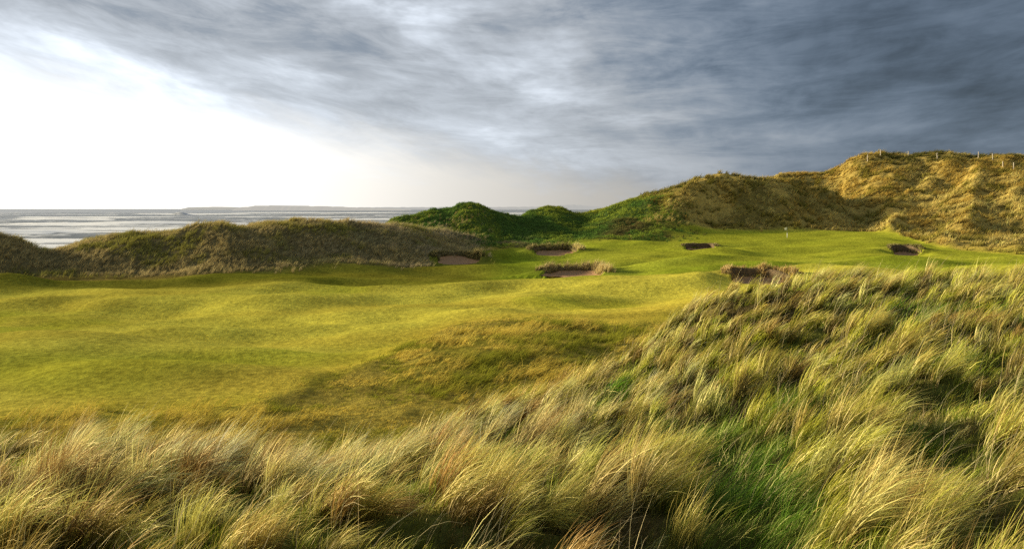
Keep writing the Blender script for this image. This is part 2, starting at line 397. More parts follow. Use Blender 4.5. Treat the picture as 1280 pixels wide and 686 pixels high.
Vf = V.reshape(-1, 3); Cf = col.reshape(-1, 3); Nf = NRM.reshape(-1, 3); Rf = rg.ravel()
SET = {0: ('ground', 'golden rough ground and low land between the dunes'), 1: ('fairway', 'sunlit mown fairway rolling between the dunes'),
       2: ('putting_green', 'mown putting green around the flag below the dunes'), 3: ('dune_ridge', 'brown dune ridge between the fairway and the sea'),
       4: ('green_dune', 'green scrubby dunes beyond the shaded bunkers'), 5: ('golden_dune', 'tall golden dunes behind the putting green'),
       6: ('foreground_dune', 'near dune covered in windswept tall grass')}
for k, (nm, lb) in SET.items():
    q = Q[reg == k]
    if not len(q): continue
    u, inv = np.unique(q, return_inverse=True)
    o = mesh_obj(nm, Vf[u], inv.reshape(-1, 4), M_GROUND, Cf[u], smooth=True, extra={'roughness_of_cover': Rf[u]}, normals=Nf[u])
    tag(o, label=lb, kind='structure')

# ------------------------------------------------------------------ grass
def blades(root, lean, L, th0, th1, W, cb, ct, S, pw_=.8):
    """ribbons that bend over along lean; returns verts (n,S+1,2,3), colours"""
    n = len(root)
    th0 = np.broadcast_to(th0, n); th1 = np.broadcast_to(th1, n)
    lx, ly = np.cos(lean), np.sin(lean)
    phi = rng.uniform(-1.2, 1.2, n)
    v = np.empty((n, S + 1, 2, 3), np.float32); c = np.empty((n, S + 1, 2, 3), np.float32)
    hx = np.zeros(n); hz = np.zeros(n)
    for i in range(S + 1):
        t = i / S
        th = th0 + (th1 - th0) * t
        if i:
            tm = (i - .5) / S
            tp = th0 + (th1 - th0) * tm
            hx = hx + np.sin(tp) * L / S; hz = hz + np.cos(tp) * L / S
        cx = root[:, 0] + lx * hx; cy = root[:, 1] + ly * hx; cz = root[:, 2] + hz
        # width direction: mix of sideways and normal to the blade
        wx = -ly * np.cos(phi) + lx * np.cos(th) * np.sin(phi)
        wy = lx * np.cos(phi) + ly * np.cos(th) * np.sin(phi)
        wz = -np.sin(th) * np.sin(phi)
        ww = W * .5 * (1.0 - .93 * t ** 1.6)
        v[:, i, 0] = np.stack([cx - wx * ww, cy - wy * ww, cz - wz * ww], -1)
        v[:, i, 1] = np.stack([cx + wx * ww, cy + wy * ww, cz + wz * ww], -1)
        tt = t ** pw_
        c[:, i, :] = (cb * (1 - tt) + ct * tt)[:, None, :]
    return v, c

def blade_quads(n, S):
    base = (np.arange(n) * (S + 1) * 2)[:, None] + (np.arange(S) * 2)[None]
    b = base.ravel()
    return np.stack([b, b + 1, b + 3, b + 2], -1)

def grass_obj(name, sets, mat, parent=None, origin=None):
    vs, cs, qs, off = [], [], [], 0
    for v, c in sets:
        n, s = v.shape[0], v.shape[1] - 1
        if n == 0: continue
        vs.append(v.reshape(-1, 3)); cs.append(c.reshape(-1, 3)); qs.append(blade_quads(n, s) + off); off += n * (s + 1) * 2
    v = np.concatenate(vs); lie = None
    if mat in (M_SCRUB, M_SWARD, M_ROUGH):
        lie = np.stack([bilin(NRM[..., k], v[:, 0], v[:, 1]) for k in range(3)], -1)
    if origin is not None: v = v - np.asarray(origin, np.float32)
    return mesh_obj(name, v, np.concatenate(qs), mat, np.concatenate(cs), parent, lie=lie)

def scatter(px0, px1, Y0, Y1, density):
    area = (px1 - px0) / F * (Y1 ** 2 - Y0 ** 2) / 2
    n = int(area * density)
    Y = np.sqrt(rng.uniform(Y0 ** 2, Y1 ** 2, n)); px = rng.uniform(px0, px1, n)
    return (px - CX) / F * Y, Y, px

def grid_at(A, x, y): return bilin(A, x, y)

def tuft_blades(x, y, nb, spread, L, th0, th1, W, cb, ct, S, lean, lean_sd=.3, lsd=.25, csd=.16, thsd=.2, pw_=.8):
    """nb blades per tuft; per-tuft arrays broadcast"""
    n = len(x)
    rep = lambda a: np.repeat(np.broadcast_to(a, n), nb)
    N = n * nb
    ang = rng.uniform(0, 2 * math.pi, N); rr = np.sqrt(rng.uniform(0, 1, N)) * rep(spread)
    bx = rep(x) + np.cos(ang) * rr; by = rep(y) + np.sin(ang) * rr
    bz = ground(bx, by) - .02
    LL = rep(L) * np.clip(rng.normal(1, lsd, N), .35, 1.7)
    ln = rep(lean) + rng.normal(0, lean_sd, N)
    # outer blades splay outward a little
    ln = ln + .25 * np.sin(ang - ln) * (rr / (rep(spread) + 1e-6))
    a0 = np.clip(rep(th0) + rng.normal(0, thsd, N), -.2, 1.4); a1 = np.clip(rep(th1) + rng.normal(0, thsd * 1.3, N), .1, 2.2)
    br = np.clip(rng.normal(1, csd, N), .5, 1.6)[:, None]
    hue = rng.normal(0, .05, (N, 1)) * np.array([[1, 0, -.6]])
    CB = np.repeat(cb, nb, 0) * br; CT = np.clip(np.repeat(ct, nb, 0) * br * (1 + hue), .005, .9)
    return blades(np.stack([bx, by, bz], -1), ln, LL, a0, a1, rep(W) * rng.uniform(.7, 1.3, N), CB, CT, S, pw_)

def mixc(a, b, t): return np.asarray(a)[None] * (1 - t[:, None]) + np.asarray(b)[None] * t[:, None]

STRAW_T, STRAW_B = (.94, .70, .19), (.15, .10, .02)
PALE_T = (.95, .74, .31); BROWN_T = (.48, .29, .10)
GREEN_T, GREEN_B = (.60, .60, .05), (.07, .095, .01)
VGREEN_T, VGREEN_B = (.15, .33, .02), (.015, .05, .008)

def green_spots(px, Y):
    g = np.zeros_like(px)
    for p0, y0, sp, sy, a in [(925, 12.5, 75, 4.2, 1.2), (880, 17, 50, 2, .5), (1010, 11, 30, 2, .5), (820, 12.5, 40, 1.2, .5), (560, 19, 40, 1.4, .5), (450, 15, 40, 1.2, .4), (180, 14, 40, 1.2, .45), (1080, 19, 50, 1.8, .5), (1200, 21, 50, 2, .5), (930, 27, 40, 3, .5), (985, 19.5, 45, 2.5, .7), (765, 23, 26, 2.5, .9), (640, 15, 60, 1.4, .55), (15, 14.5, 40, 2, .8), (830, 18.5, 90, 1.5, .7),
                             (1160, 30, 60, 3, .7), (1255, 28, 40, 2, .5), (1080, 26, 40, 2, .4), (300, 12, 60, 1.0, .4), (690, 12, 40, 1, .5), (1150, 15, 50, 1.5, .5)]:
        g += a * np.exp(-((px - p0) / sp) ** 2 - ((Y - y0) / sy) ** 2)
    return g

def wind(x, y): return -.12 + (fbm(x / 4.5, y / 4.5, 71, 2) - .5) * 1.5

Ycrest = lambda px: line_at(5, px)[1]
def foreground(Y0, Y1, dens, nb, S, wmul, tussock=True):
    x, y, px = scatter(-300, 1640, Y0, Y1, dens)
    k = y < Ycrest(px) + 4.5
    x, y, px = x[k], y[k], px[k]
    g = clump(x, y); gs = green_spots(px, y) + (fbm(x / 3.2, y / 3.2, 81, 2) - .5) * .9
    gm = sstep(.25, .8, gs)
    if tussock:
        keep = rng.uniform(0, 1, len(x)) < (.1 + .9 * sstep(.32, .6, g)) * (1 - .88 * gm)
    else:
        keep = rng.uniform(0, 1, len(x)) < .5 + .5 * gm
    x, y, px, g, gs, gm = x[keep], y[keep], px[keep], g[keep], gs[keep], gm[keep]
    n = len(x)
    big = fbm(x / 6, y / 6, 83, 2); pick = rng.uniform(0, 1, n)
    right = sstep(600, 950, px)
    if tussock:
        L = (.42 + .38 * g) * rng.uniform(.75, 1.25, n)
        greenish = np.clip(gm * .9 + (pick > .74) * .6 + .38 * right * rng.uniform(0, 1, n), 0, 1)
        spread = rng.uniform(.08, .24, n); thj = rng.normal(0, .16, n)
        th0 = .22 - .1 * right + thj; th1 = 1.28 - .15 * right + thj * 1.5
        sd = .2
    else:
        L = (.26 + .22 * g + .12 * gm) * rng.uniform(.75, 1.25, n)
        greenish = np.clip(.55 + .5 * gm + (pick > .6) * .3 - (pick < .25) * .45, 0, 1)
        spread = .12; th0 = .2; th1 = 1.2; sd = .5
    ct = mixc(STRAW_T, PALE_T, sstep(.45, .65, big) * (1 - .6 * right))
    m = (pick < .13)[:, None]; ct = np.where(m, BROWN_T, ct)
    greenish = greenish * np.where(gm > .4, 1, .4 + .6 * sstep(350, 850, px))
    ct = ct * (1 - greenish[:, None]) + np.where((gm > .55)[:, None], VGREEN_T, GREEN_T) * greenish[:, None]
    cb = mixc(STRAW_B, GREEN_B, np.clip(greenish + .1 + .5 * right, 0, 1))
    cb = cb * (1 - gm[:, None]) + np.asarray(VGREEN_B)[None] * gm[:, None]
    ln = wind(x, y) + rng.normal(0, .28, n)
    tb_ = np.clip(rng.normal(1.0, .34, n), .35, 1.7)[:, None]; ct = np.clip(ct * tb_, 0, .95); cb = cb * tb_
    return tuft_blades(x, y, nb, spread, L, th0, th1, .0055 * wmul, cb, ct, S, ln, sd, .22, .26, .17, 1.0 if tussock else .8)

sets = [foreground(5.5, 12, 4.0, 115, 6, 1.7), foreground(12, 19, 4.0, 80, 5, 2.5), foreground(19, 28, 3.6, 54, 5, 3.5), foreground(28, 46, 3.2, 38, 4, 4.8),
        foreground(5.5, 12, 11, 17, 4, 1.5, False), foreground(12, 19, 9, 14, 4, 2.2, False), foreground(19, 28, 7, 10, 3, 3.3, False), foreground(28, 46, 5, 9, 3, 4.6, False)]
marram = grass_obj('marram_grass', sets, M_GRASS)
tag(marram, 'tall windswept straw and green marram grass on the near dune', 'grass', kind='stuff')

# short green undergrowth between the tufts
def under(Y0, Y1, dens, nb, wmul):
    x, y, px = scatter(-300, 1640, Y0, Y1, dens)
    k = y < Ycrest(px) + 3
    x, y, px = x[k], y[k], px[k]
    gm = sstep(.1, .7, green_spots(px, y) + (fbm(x / 3.2, y / 3.2, 81, 2) - .5) * .9)
    br = sstep(.5, .65, fbm(x / 1.7, y / 1.7, 85, 2)) * (1 - gm)
    ct = mixc((.34, .42, .03), VGREEN_T, gm * .7); ct = ct * (1 - br[:, None]) + np.array([.22, .13, .05])[None] * br[:, None]
    cb = mixc((.05, .08, .01), VGREEN_B, gm)
    return tuft_blades(x, y, nb, .14, .24 + .12 * gm, .2, 1.0, .006 * wmul, cb, ct, 3, wind(x, y), .7, .3)
o = grass_obj('undergrowth', [under(5.5, 14, 22, 18, 1.1), under(14, 24, 14, 14, 1.9), under(24, 44, 7, 12, 2.8)], M_GRASS)
tag(o, 'short green undergrowth between the tall grass tufts on the near dune', 'undergrowth', kind='stuff')

# stray upright stalks
x, y, px = scatter(-260, 1600, 6, 42, 1.5); k = y < Ycrest(px) + 3; x, y = x[k], y[k]
n = len(x)
o = grass_obj('flowering_grass', [tuft_blades(x, y, 3, .09, rng.uniform(.8, 1.15, n), .1, .75 + .5 * rng.uniform(0, 1, n), .0036 + .00022 * y, np.tile([[.32, .26, .11]], (n, 1)), np.tile([[.66, .57, .34]], (n, 1)), 5, wind(x, y), .5, .2, .12, .28)], M_GRASS)
tag(o, 'pale dry grass stalks standing above the tall grass of the near dune', 'grass', kind='stuff')

# golden rough between the near dune and the fairway
x, y, px = scatter(-260, 1340, 22, 92, 13)
w = grid_at(rough, x, y) * (1 - sstep(.2, .8, grid_at(fg, x, y)))
k = (rng.uniform(0, 1, len(x)) < np.clip(w * 1.2, 0, 1) * np.clip(60 / y, .45, 1) * (.15 + .85 * sstep(.38, .58, fbm(x / 1.5, y / 1.5, 93, 2)))) & ((px < 930))
x, y, px = x[k], y[k], px[k]; n = len(x)
nz = fbm(x / 3, y / 3, 91, 3); nn = fbm(x / 9, y / 9, 92, 2)
ct = mixc((.78, .60, .11), (.36, .36, .04), sstep(.45, .62, nz)); cb = ct * .5
o = grass_obj('rough_grass', [tuft_blades(x, y, 9, .16, .13 + .5 * sstep(.36, .66, nn) * rng.uniform(.4, 1.5, n), .4, 1.35, .009 + .00028 * y, cb, ct, 2, wind(x, y), .5)], M_ROUGH)
tag(o, 'low golden rough grass on the mound between the near dune and the fairway', 'grass', kind='stuff')

# brown dune ridge
x, y, px = scatter(-300, 640, 110, 215, 3.0)
k = rng.uniform(0, 1, len(x)) < grid_at(left_dune, x, y) * np.clip(1.15 - (y - line_at(11, px)[1]) / 30, 0, 1) * (grid_at(clear, x, y) < .3)
x, y, px = x[k], y[k], px[k]; n = len(x)
nz = fbm(x / 8, y / 8, 95, 3); hgt = ground(x, y)
ct = mixc((.78, .62, .26), (.48, .45, .10), sstep(.46, .6, nz)); ct = ct * (1 - .35 * rng.uniform(0, 1, (n, 1)))
warm = sstep(11.0, 13.5, hgt) * .5  # sunlit crest put into the tuft colour, golder with height
ct = ct * (1 - warm[:, None]) + np.array([.74, .54, .16])[None] * warm[:, None]
pale = (sstep(250, 520, px) * .6 * sstep(.4, .6, fbm(x / 5, y / 5, 97, 2)))[:, None]
ct = ct * (1 - pale) + np.array([.66, .54, .32])[None] * pale
o = grass_obj('dune_grass', [tuft_blades(x, y, 9, .22, rng.uniform(.5, .95, n), .2, 1.1, .05, ct * .42, ct, 2, wind(x, y), .6)], M_SWARD)
tag(o, 'brown grey dune grass on the shaded ridge beside the sea', 'grass', kind='stuff')

# green scrub
x, y, px = scatter(470, 900, 180, 262, 3.2)
k = rng.uniform(0, 1, len(x)) < grid_at(green_d, x, y) * .95 * (grid_at(clear, x, y) < .3)
x, y, px = x[k], y[k], px[k]; n = len(x)
nz = fbm(x / 6, y / 6, 101, 3)
ct = mixc((.15, .27, .05), (.32, .41, .055), sstep(.45, .65, nz))
yel = (sstep(640, 700, px) * sstep(220, 232, y) * .8)[:, None]  # sunlight on the farther hilltops, painted as yellow-green tufts
ct = ct * (1 - yel) + np.array([.40, .42, .045])[None] * yel
dry = (sstep(700, 800, px) * (1 - sstep(206, 216, y)) * sstep(.45, .6, fbm(x / 7, y / 7, 103, 2)) * .9)[:, None]
ct = ct * (1 - dry) + np.array([.20, .15, .06])[None] * dry
dry2 = ((1 - sstep(640, 690, px)) * (1 - sstep(192, 202, y)) * sstep(.5, .6, fbm(x / 5, y / 5, 104, 2)) * .9)[:, None]
ct = ct * (1 - dry2) + np.array([.26, .22, .12])[None] * dry2
o = grass_obj('green_scrub', [tuft_blades(x, y, 10, .3, rng.uniform(.25, .6, n), .1, .9, .09, ct * .35, ct, 2, rng.uniform(-3.1, 3.1, n), .9)], M_SCRUB)
tag(o, 'dense green scrub on the dunes beyond the shaded bunkers', 'scrub', kind='stuff')

# golden dunes
x, y, px = scatter(800, 1560, 150, 292, 3.0)
k = rng.uniform(0, 1, len(x)) < grid_at(far_r, x, y) * (.08 + .92 * sstep(.38, .55, fbm(x / 2.2, y / 2.2, 109, 2)))
x, y, px = x[k], y[k], px[k]; n = len(x)
nz = fbm(x / 9, y / 9, 105, 3); nq = fbm(x / 3.2, y / 3.2, 106, 2)
ct = mixc((.88, .68, .20), (.66, .46, .10), sstep(.42, .6, nz))
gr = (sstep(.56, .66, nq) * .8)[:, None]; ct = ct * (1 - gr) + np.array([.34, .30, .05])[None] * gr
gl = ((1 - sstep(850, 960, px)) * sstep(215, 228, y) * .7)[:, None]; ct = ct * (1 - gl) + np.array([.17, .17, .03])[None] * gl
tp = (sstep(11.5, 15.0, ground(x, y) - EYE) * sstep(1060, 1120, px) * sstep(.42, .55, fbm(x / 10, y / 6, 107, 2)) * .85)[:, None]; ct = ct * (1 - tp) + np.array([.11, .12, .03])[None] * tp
ct = ct * rng.uniform(.7, 1.15, (n, 1))
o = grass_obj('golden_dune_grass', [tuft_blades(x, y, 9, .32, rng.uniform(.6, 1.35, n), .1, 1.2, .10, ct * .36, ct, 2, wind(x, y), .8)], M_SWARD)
tag(o, 'golden tussocky grass on the tall dunes behind the green', 'grass', kind='stuff')

# ------------------------------------------------------------------ bunkers
for bi, b in enumerate(BUNK):
    root = empty('bunker', (b['x'], b['y'], b['z0'] + EYE))
    tag(root, b['label'], 'bunker', 'bunkers along the fairway')
    org = np.array([b['x'], b['y'], b['z0'] + EYE])
    def to_xyz(s, t, z):
        xx = s * b['hw'] * b['ax'][0] + t * b['d'] * b['at'][0]; yy = s * b['hw'] * b['ax'][1] + t * b['d'] * b['at'][1]
        return np.stack([xx, yy, z], -1)
    def edge(ang): return 1 + .1 * np.sin(3 * ang + b['px']) + .06 * np.sin(5 * ang + 2)
    na, nrr = 72, 16
    ang = np.linspace(-math.pi, math.pi, na + 1)
    rh = np.linspace(0, 1.05, nrr)
    A, RR = np.meshgrid(ang, rh, indexing='ij')
    RR = RR * edge(A)
    s = np.cos(A) * RR; t = (np.sin(A) * RR + 1) / 2
    z = -.1 + b['rise'] * np.clip(t, 0, 1.1) ** 1.4 - .18 * np.clip(1 - (RR / edge(A)) ** 2, 0, 1) + (fbm(s * 3, t * 4, 3 + bi, 3) - .5) * .14
    z = z + .14 * sstep(.9, 1.03, RR / edge(A))
    v = to_xyz(s, t, z).reshape(-1, 3)
    i2, j2 = np.meshgrid(np.arange(na), np.arange(nrr - 1), indexing='ij')
    q = np.stack([i2 * nrr + j2, (i2) * nrr + j2 + 1, (i2 + 1) * nrr + j2 + 1, (i2 + 1) * nrr + j2], -1).reshape(-1, 4)[:, ::-1]
    mesh_obj('sand', v, q, M_SAND, parent=root, smooth=True)
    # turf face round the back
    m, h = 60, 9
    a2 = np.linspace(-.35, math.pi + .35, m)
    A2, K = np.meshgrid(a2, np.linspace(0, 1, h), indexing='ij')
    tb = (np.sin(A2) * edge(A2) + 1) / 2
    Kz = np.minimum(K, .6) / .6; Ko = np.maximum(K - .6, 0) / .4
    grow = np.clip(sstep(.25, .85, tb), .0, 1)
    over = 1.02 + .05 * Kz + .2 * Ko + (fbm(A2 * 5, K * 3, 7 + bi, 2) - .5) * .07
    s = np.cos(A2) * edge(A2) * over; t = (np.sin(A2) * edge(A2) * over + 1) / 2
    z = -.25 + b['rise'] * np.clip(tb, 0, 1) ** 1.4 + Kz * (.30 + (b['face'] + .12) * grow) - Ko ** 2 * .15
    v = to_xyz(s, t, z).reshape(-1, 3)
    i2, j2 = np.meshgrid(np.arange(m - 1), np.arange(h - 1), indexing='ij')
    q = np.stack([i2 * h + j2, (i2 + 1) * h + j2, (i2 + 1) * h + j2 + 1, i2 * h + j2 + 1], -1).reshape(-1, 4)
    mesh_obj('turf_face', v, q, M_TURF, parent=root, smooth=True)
    # shaggy grass fringe along the brow
    nt = 620
    a3 = rng.uniform(.05, math.pi - .05, nt); o3 = 1.0 + rng.uniform(0, 1, nt) ** 1.5 * .5
    s = np.cos(a3) * edge(a3) * o3; t = (np.sin(a3) * edge(a3) * o3 + 1) / 2
    p = to_xyz(s, t, np.zeros(nt)) + org
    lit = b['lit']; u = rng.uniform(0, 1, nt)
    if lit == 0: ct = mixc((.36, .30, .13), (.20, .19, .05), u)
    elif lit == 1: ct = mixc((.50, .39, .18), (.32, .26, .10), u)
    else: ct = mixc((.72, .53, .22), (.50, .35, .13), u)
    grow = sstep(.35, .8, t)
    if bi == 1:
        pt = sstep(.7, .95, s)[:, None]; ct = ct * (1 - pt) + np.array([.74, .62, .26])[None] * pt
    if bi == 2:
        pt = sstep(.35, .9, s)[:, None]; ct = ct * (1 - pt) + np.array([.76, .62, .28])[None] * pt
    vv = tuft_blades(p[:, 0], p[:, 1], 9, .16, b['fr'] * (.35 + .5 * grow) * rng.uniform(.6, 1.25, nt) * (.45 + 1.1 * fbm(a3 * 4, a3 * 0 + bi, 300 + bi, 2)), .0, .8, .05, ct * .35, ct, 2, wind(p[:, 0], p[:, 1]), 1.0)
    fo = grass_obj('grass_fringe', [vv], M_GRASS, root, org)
    fo['kind'] = 'stuff'

# ------------------------------------------------------------------ flagstick
def lathe(profile, seg=14):
    """profile: list of (radius, z)"""
    a = np.linspace(0, 2 * math.pi, seg, endpoint=False)
    v = np.array([[r * math.cos(t), r * math.sin(t), z] for r, z in profile for t in a])
    k = len(profile)
    q = [[i * seg + j, i * seg + (j + 1) % seg, (i + 1) * seg + (j + 1) % seg, (i + 1) * seg + j] for i in range(k - 1) for j in range(seg)]
    return v, np.array(q)

Yf = np.linspace(170, 204, 400); xf = (984 - CX) / F * Yf
rowf = HOR - (ground(xf, Yf) - EYE) / Yf * F
i = int(np.argmin(np.abs(rowf - 297)))
fx, fy = float(xf[i]), float(Yf[i]); fz = float(ground([fx], [fy])[0])
root = empty('golf_flag', (fx, fy, fz)); tag(root, 'thin white flagstick with small pale flag on the putting green', 'golf flag')
v, q = lathe([(.0, -.1), (.05, -.1), (.05, 1.0), (.0, 1.0)]); o = mesh_obj('pole', v, q, M_WHITE, parent=root); o['label'] = 'white lower half of the flagstick'
v, q = lathe([(.0, 1.0), (.046, 1.0), (.042, 2.28), (.046, 2.3), (.0, 2.33)]); mesh_obj('pole', v, q, M_DARK, parent=root)['label'] = 'dark upper half of the flagstick'
nu, nv = 14, 10
U, W_ = np.meshgrid(np.linspace(0, 1, nu), np.linspace(0, 1, nv), indexing='ij')
fxv = -.04 - U * .5; fzv = 2.28 - W_ * .58 - U * .16 * (1 - .3 * W_) ; fyv = .06 * np.sin(U * 7 + W_ * 2) * U
v = np.stack([fxv, fyv, fzv], -1).reshape(-1, 3)
i2, j2 = np.meshgrid(np.arange(nu - 1), np.arange(nv - 1), indexing='ij')
q = np.stack([i2 * nv + j2, (i2 + 1) * nv + j2, (i2 + 1) * nv + j2 + 1, i2 * nv + j2 + 1], -1).reshape(-1, 4)
mesh_obj('flag', v, q, M_FLAG, parent=root, smooth=True)
a = np.linspace(0, 2 * math.pi, 24, endpoint=False)
v, q = lathe([(.054, -.1), (.054, .012), (.062, .012), (.062, -.1)], 20); mesh_obj('hole_rim', v, q, M_WHITE, parent=root)

# ------------------------------------------------------------------ fence posts on the big dune
POSTS = [(1084.5, 202, 6.0, 'leftmost fence post, low on the left shoulder of the golden dune crest'),
         (1100.7, 195.5, 6.0, 'second fence post from the left, against the sky on the dune crest'),
         (1135.7, 197.5, 6.0, 'third fence post from the left, on the crest of the golden dune'),
         (1171.6, 200, 6.3, 'fourth fence post from the left, braced, in dark scrub below the crest'),
         (1223, 199.5, 7.0, 'fifth fence post from the left, tallest, at the top of a pale gully'),
         (1241, 200.5, 6.0, 'sixth fence post from the left, just right of the tallest post'),
         (1253.6, 208.5, 4.0, 'short fence post low on the slope between two taller posts'),
         (1267, 213.5, 7.5, 'rightmost fence post, standing lowest on the slope of the golden dune')]
def rough_post(h, r, lean):
    prof = [(0, -.5), (r * 1.08, -.5), (r * 1.04, 0), (r, h * .5), (r * .96, h - .06), (r * .8, h), (0, h + .02)]
    v, q = lathe(prof, 12); v = v.copy()
    v[:, 0] += v[:, 2] * lean + .02 * np.sin(v[:, 2] * 3); v[:, 0:2] *= 1 + .06 * np.sin(np.arctan2(v[:, 1], v[:, 0]) * 3)[:, None]
    return v, q
for k, (px, py, hp, lb) in enumerate(POSTS):
    Ys = np.linspace(286, 225, 600); xs = (px - CX) / F * Ys
    rows = HOR - (ground(xs, Ys) - EYE) / Ys * F
    rows_n = rows[::-1]; seen = rows_n <= np.minimum.accumulate(rows_n) + .05       # nearest first: what stands clear of nearer ground
    i = len(Ys) - 1 - int(np.argmin(np.abs(rows_n - py) + (~seen) * 1e3))
    bx_, by_ = float(xs[i]), float(Ys[i]); bz_ = float(ground([bx_], [by_])[0])
    h = hp / F * by_ + .6
    root = empty('fence_post', (bx_, by_, bz_)); tag(root, lb, 'fence post', 'fence posts along the top of the golden dune')
    v, q = rough_post(h, .13, .03 * math.sin(k * 2.1)); mesh_obj('post', v, q, M_POST, parent=root, smooth=True)
    if k == 3:
        v, q = rough_post(h * .85, .09, 0); v = v.copy(); v[:, 0] += .5 - v[:, 2] * .45
        mesh_obj('brace', v, q, M_POST, parent=root, smooth=True)

# ------------------------------------------------------------------ sea, headland
pxs = np.concatenate([np.linspace(-2600, -90, 50)[:-1], np.linspace(-90, 760, 280), np.linspace(760, 1500, 30)[1:]])
Ys = np.concatenate([np.geomspace(225, 3200, 620), np.geomspace(3230, 60000, 60)])
PX, YS = np.meshgrid(pxs, Ys, indexing='ij'); XS = (PX - CX) / F * YS
ph = YS + 30 * (fbm(XS / 260, YS / 400, 201, 2) - .5) * 2 + XS * .06
lam = 46 + YS * .018
s1 = np.sin(ph / lam * 2 * math.pi * 1.0); 
amp = (.55 + 1.1 * fbm(XS / 190, YS / 70, 203, 2)) * (1 - sstep(2500, 8000, YS))
crest = np.clip(s1, 0, 1) ** 2.2
zs = amp * (crest * 1.9 - .4) + (fbm(XS / 18, YS / 7, 204, 2) - .5) * .5
def hump(px0, Y0, sp, sy, h):
    return h * np.exp(-((PX - px0) / sp) ** 2 - ((YS - Y0) / sy) ** 2)
br = hump(226, 1900, 10, 26, 6.5) + hump(205, 1890, 40, 26, 3.0) + hump(265, 1950, 60, 28, 2.4) + hump(130, 1500, 55, 24, 2.6) + hump(30, 760, 60, 16, 1.6) + hump(190, 800, 70, 16, 1.8)
zs += br
fn = fbm(XS / 130, YS / 46, 207, 3); fine = fbm(XS / 26, YS / 9, 208, 3)
shore = 1 - sstep(420, 1000, YS)
foam = sstep(.3, .8, crest) * sstep(.40, .54, fn) * (.8 + .4 * shore) + shore * (sstep(.46, .62, fn) * .55 + (fine - .5) * .6) + sstep(.35, 1.6, br) * .8
foam = foam * .55
for Yk in (395, 432, 470, 525, 590, 680, 790, 930, 1120, 1400, 1800, 2300, 2900):
    wob = (fbm(XS / (Yk * .30), YS * 0 + Yk, 401, 3) - .5) * Yk * .10
    dk = (YS - Yk - wob) / (Yk * .016)
    line = np.exp(-np.where(dk > 0, dk / 2.6, dk * 1.6) ** 2) * sstep(.40, .54, fbm(XS / (Yk * .16), YS * 0 + Yk * 3.7, 402, 3))
    foam = np.maximum(foam, line * 1.2); zs += line * .9 * (Yk / 900) ** .5
foam *= 1 - sstep(3000, 7000, YS) * .9
foam = np.clip(foam, 0, 1)
v = np.stack([XS, YS, zs], -1).reshape(-1, 3)
nY = len(Ys); i2, j2 = np.meshgrid(np.arange(len(pxs) - 1), np.arange(nY - 1), indexing='ij')
q = np.stack([i2 * nY + j2, (i2 + 1) * nY + j2, (i2 + 1) * nY + j2 + 1, i2 * nY + j2 + 1], -1).reshape(-1, 4)
o = mesh_obj('sea', v, q, mat_sea(), smooth=True, extra={'foam': foam.ravel()})
tag(o, 'rough grey sea with white breaking surf behind the dune ridge', kind='structure')

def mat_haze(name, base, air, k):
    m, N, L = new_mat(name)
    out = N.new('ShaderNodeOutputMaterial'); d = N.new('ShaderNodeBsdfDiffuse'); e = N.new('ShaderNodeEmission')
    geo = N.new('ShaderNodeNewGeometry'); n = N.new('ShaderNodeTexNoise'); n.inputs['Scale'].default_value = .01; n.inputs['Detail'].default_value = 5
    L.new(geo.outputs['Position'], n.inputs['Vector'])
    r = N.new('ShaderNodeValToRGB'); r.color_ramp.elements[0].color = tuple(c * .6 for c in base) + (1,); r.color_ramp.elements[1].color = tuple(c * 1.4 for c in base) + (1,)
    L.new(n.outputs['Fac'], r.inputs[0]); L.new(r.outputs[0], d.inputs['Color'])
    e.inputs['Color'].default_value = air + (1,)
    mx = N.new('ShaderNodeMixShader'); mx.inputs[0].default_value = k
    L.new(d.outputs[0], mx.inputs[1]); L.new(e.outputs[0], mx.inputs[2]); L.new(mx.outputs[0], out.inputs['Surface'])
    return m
def headland(name, pts, Y, mat, lb, wid):
    pts = np.array(pts, float)
    u = np.linspace(pts[0, 0], pts[-1, 0], 260)
    hgt = np.interp(u, pts[:, 0], pts[:, 1]) / F * Y
    hgt = hgt * (.93 + .14 * vnoise(u / 4, u * 0, 5)) + .2
    w = np.linspace(-1, 1, 9)
    X = (u[:, None] - CX) / F * Y + 0 * w[None]; YY = Y + w[None] * wid + 0 * X
    Zz = hgt[:, None] * np.clip(1.35 * (1 - np.abs(w[None]) ** 3), -.2, 1) - 2
    v = np.stack([X, YY, Zz], -1).reshape(-1, 3); k = len(w)
    i2, j2 = np.meshgrid(np.arange(len(u) - 1), np.arange(k - 1), indexing='ij')
    q = np.stack([i2 * k + j2, (i2 + 1) * k + j2, (i2 + 1) * k + j2 + 1, i2 * k + j2 + 1], -1).reshape(-1, 4)
    tag(mesh_obj(name, v, q, mat, smooth=True), lb, kind='structure')
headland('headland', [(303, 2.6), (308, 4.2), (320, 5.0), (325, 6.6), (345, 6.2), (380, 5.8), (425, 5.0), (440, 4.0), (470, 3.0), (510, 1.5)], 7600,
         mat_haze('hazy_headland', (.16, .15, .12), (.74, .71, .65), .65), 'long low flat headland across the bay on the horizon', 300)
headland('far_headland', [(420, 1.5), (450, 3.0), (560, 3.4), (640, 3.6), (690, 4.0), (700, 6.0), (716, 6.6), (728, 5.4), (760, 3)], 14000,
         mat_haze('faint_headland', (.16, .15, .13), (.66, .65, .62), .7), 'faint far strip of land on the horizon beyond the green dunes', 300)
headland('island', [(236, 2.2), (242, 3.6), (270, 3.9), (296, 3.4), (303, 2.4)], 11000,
         mat_haze('hazy_island', (.16, .15, .12), (.75, .73, .66), .6), 'thin pale strip of island left of the headland', 300)

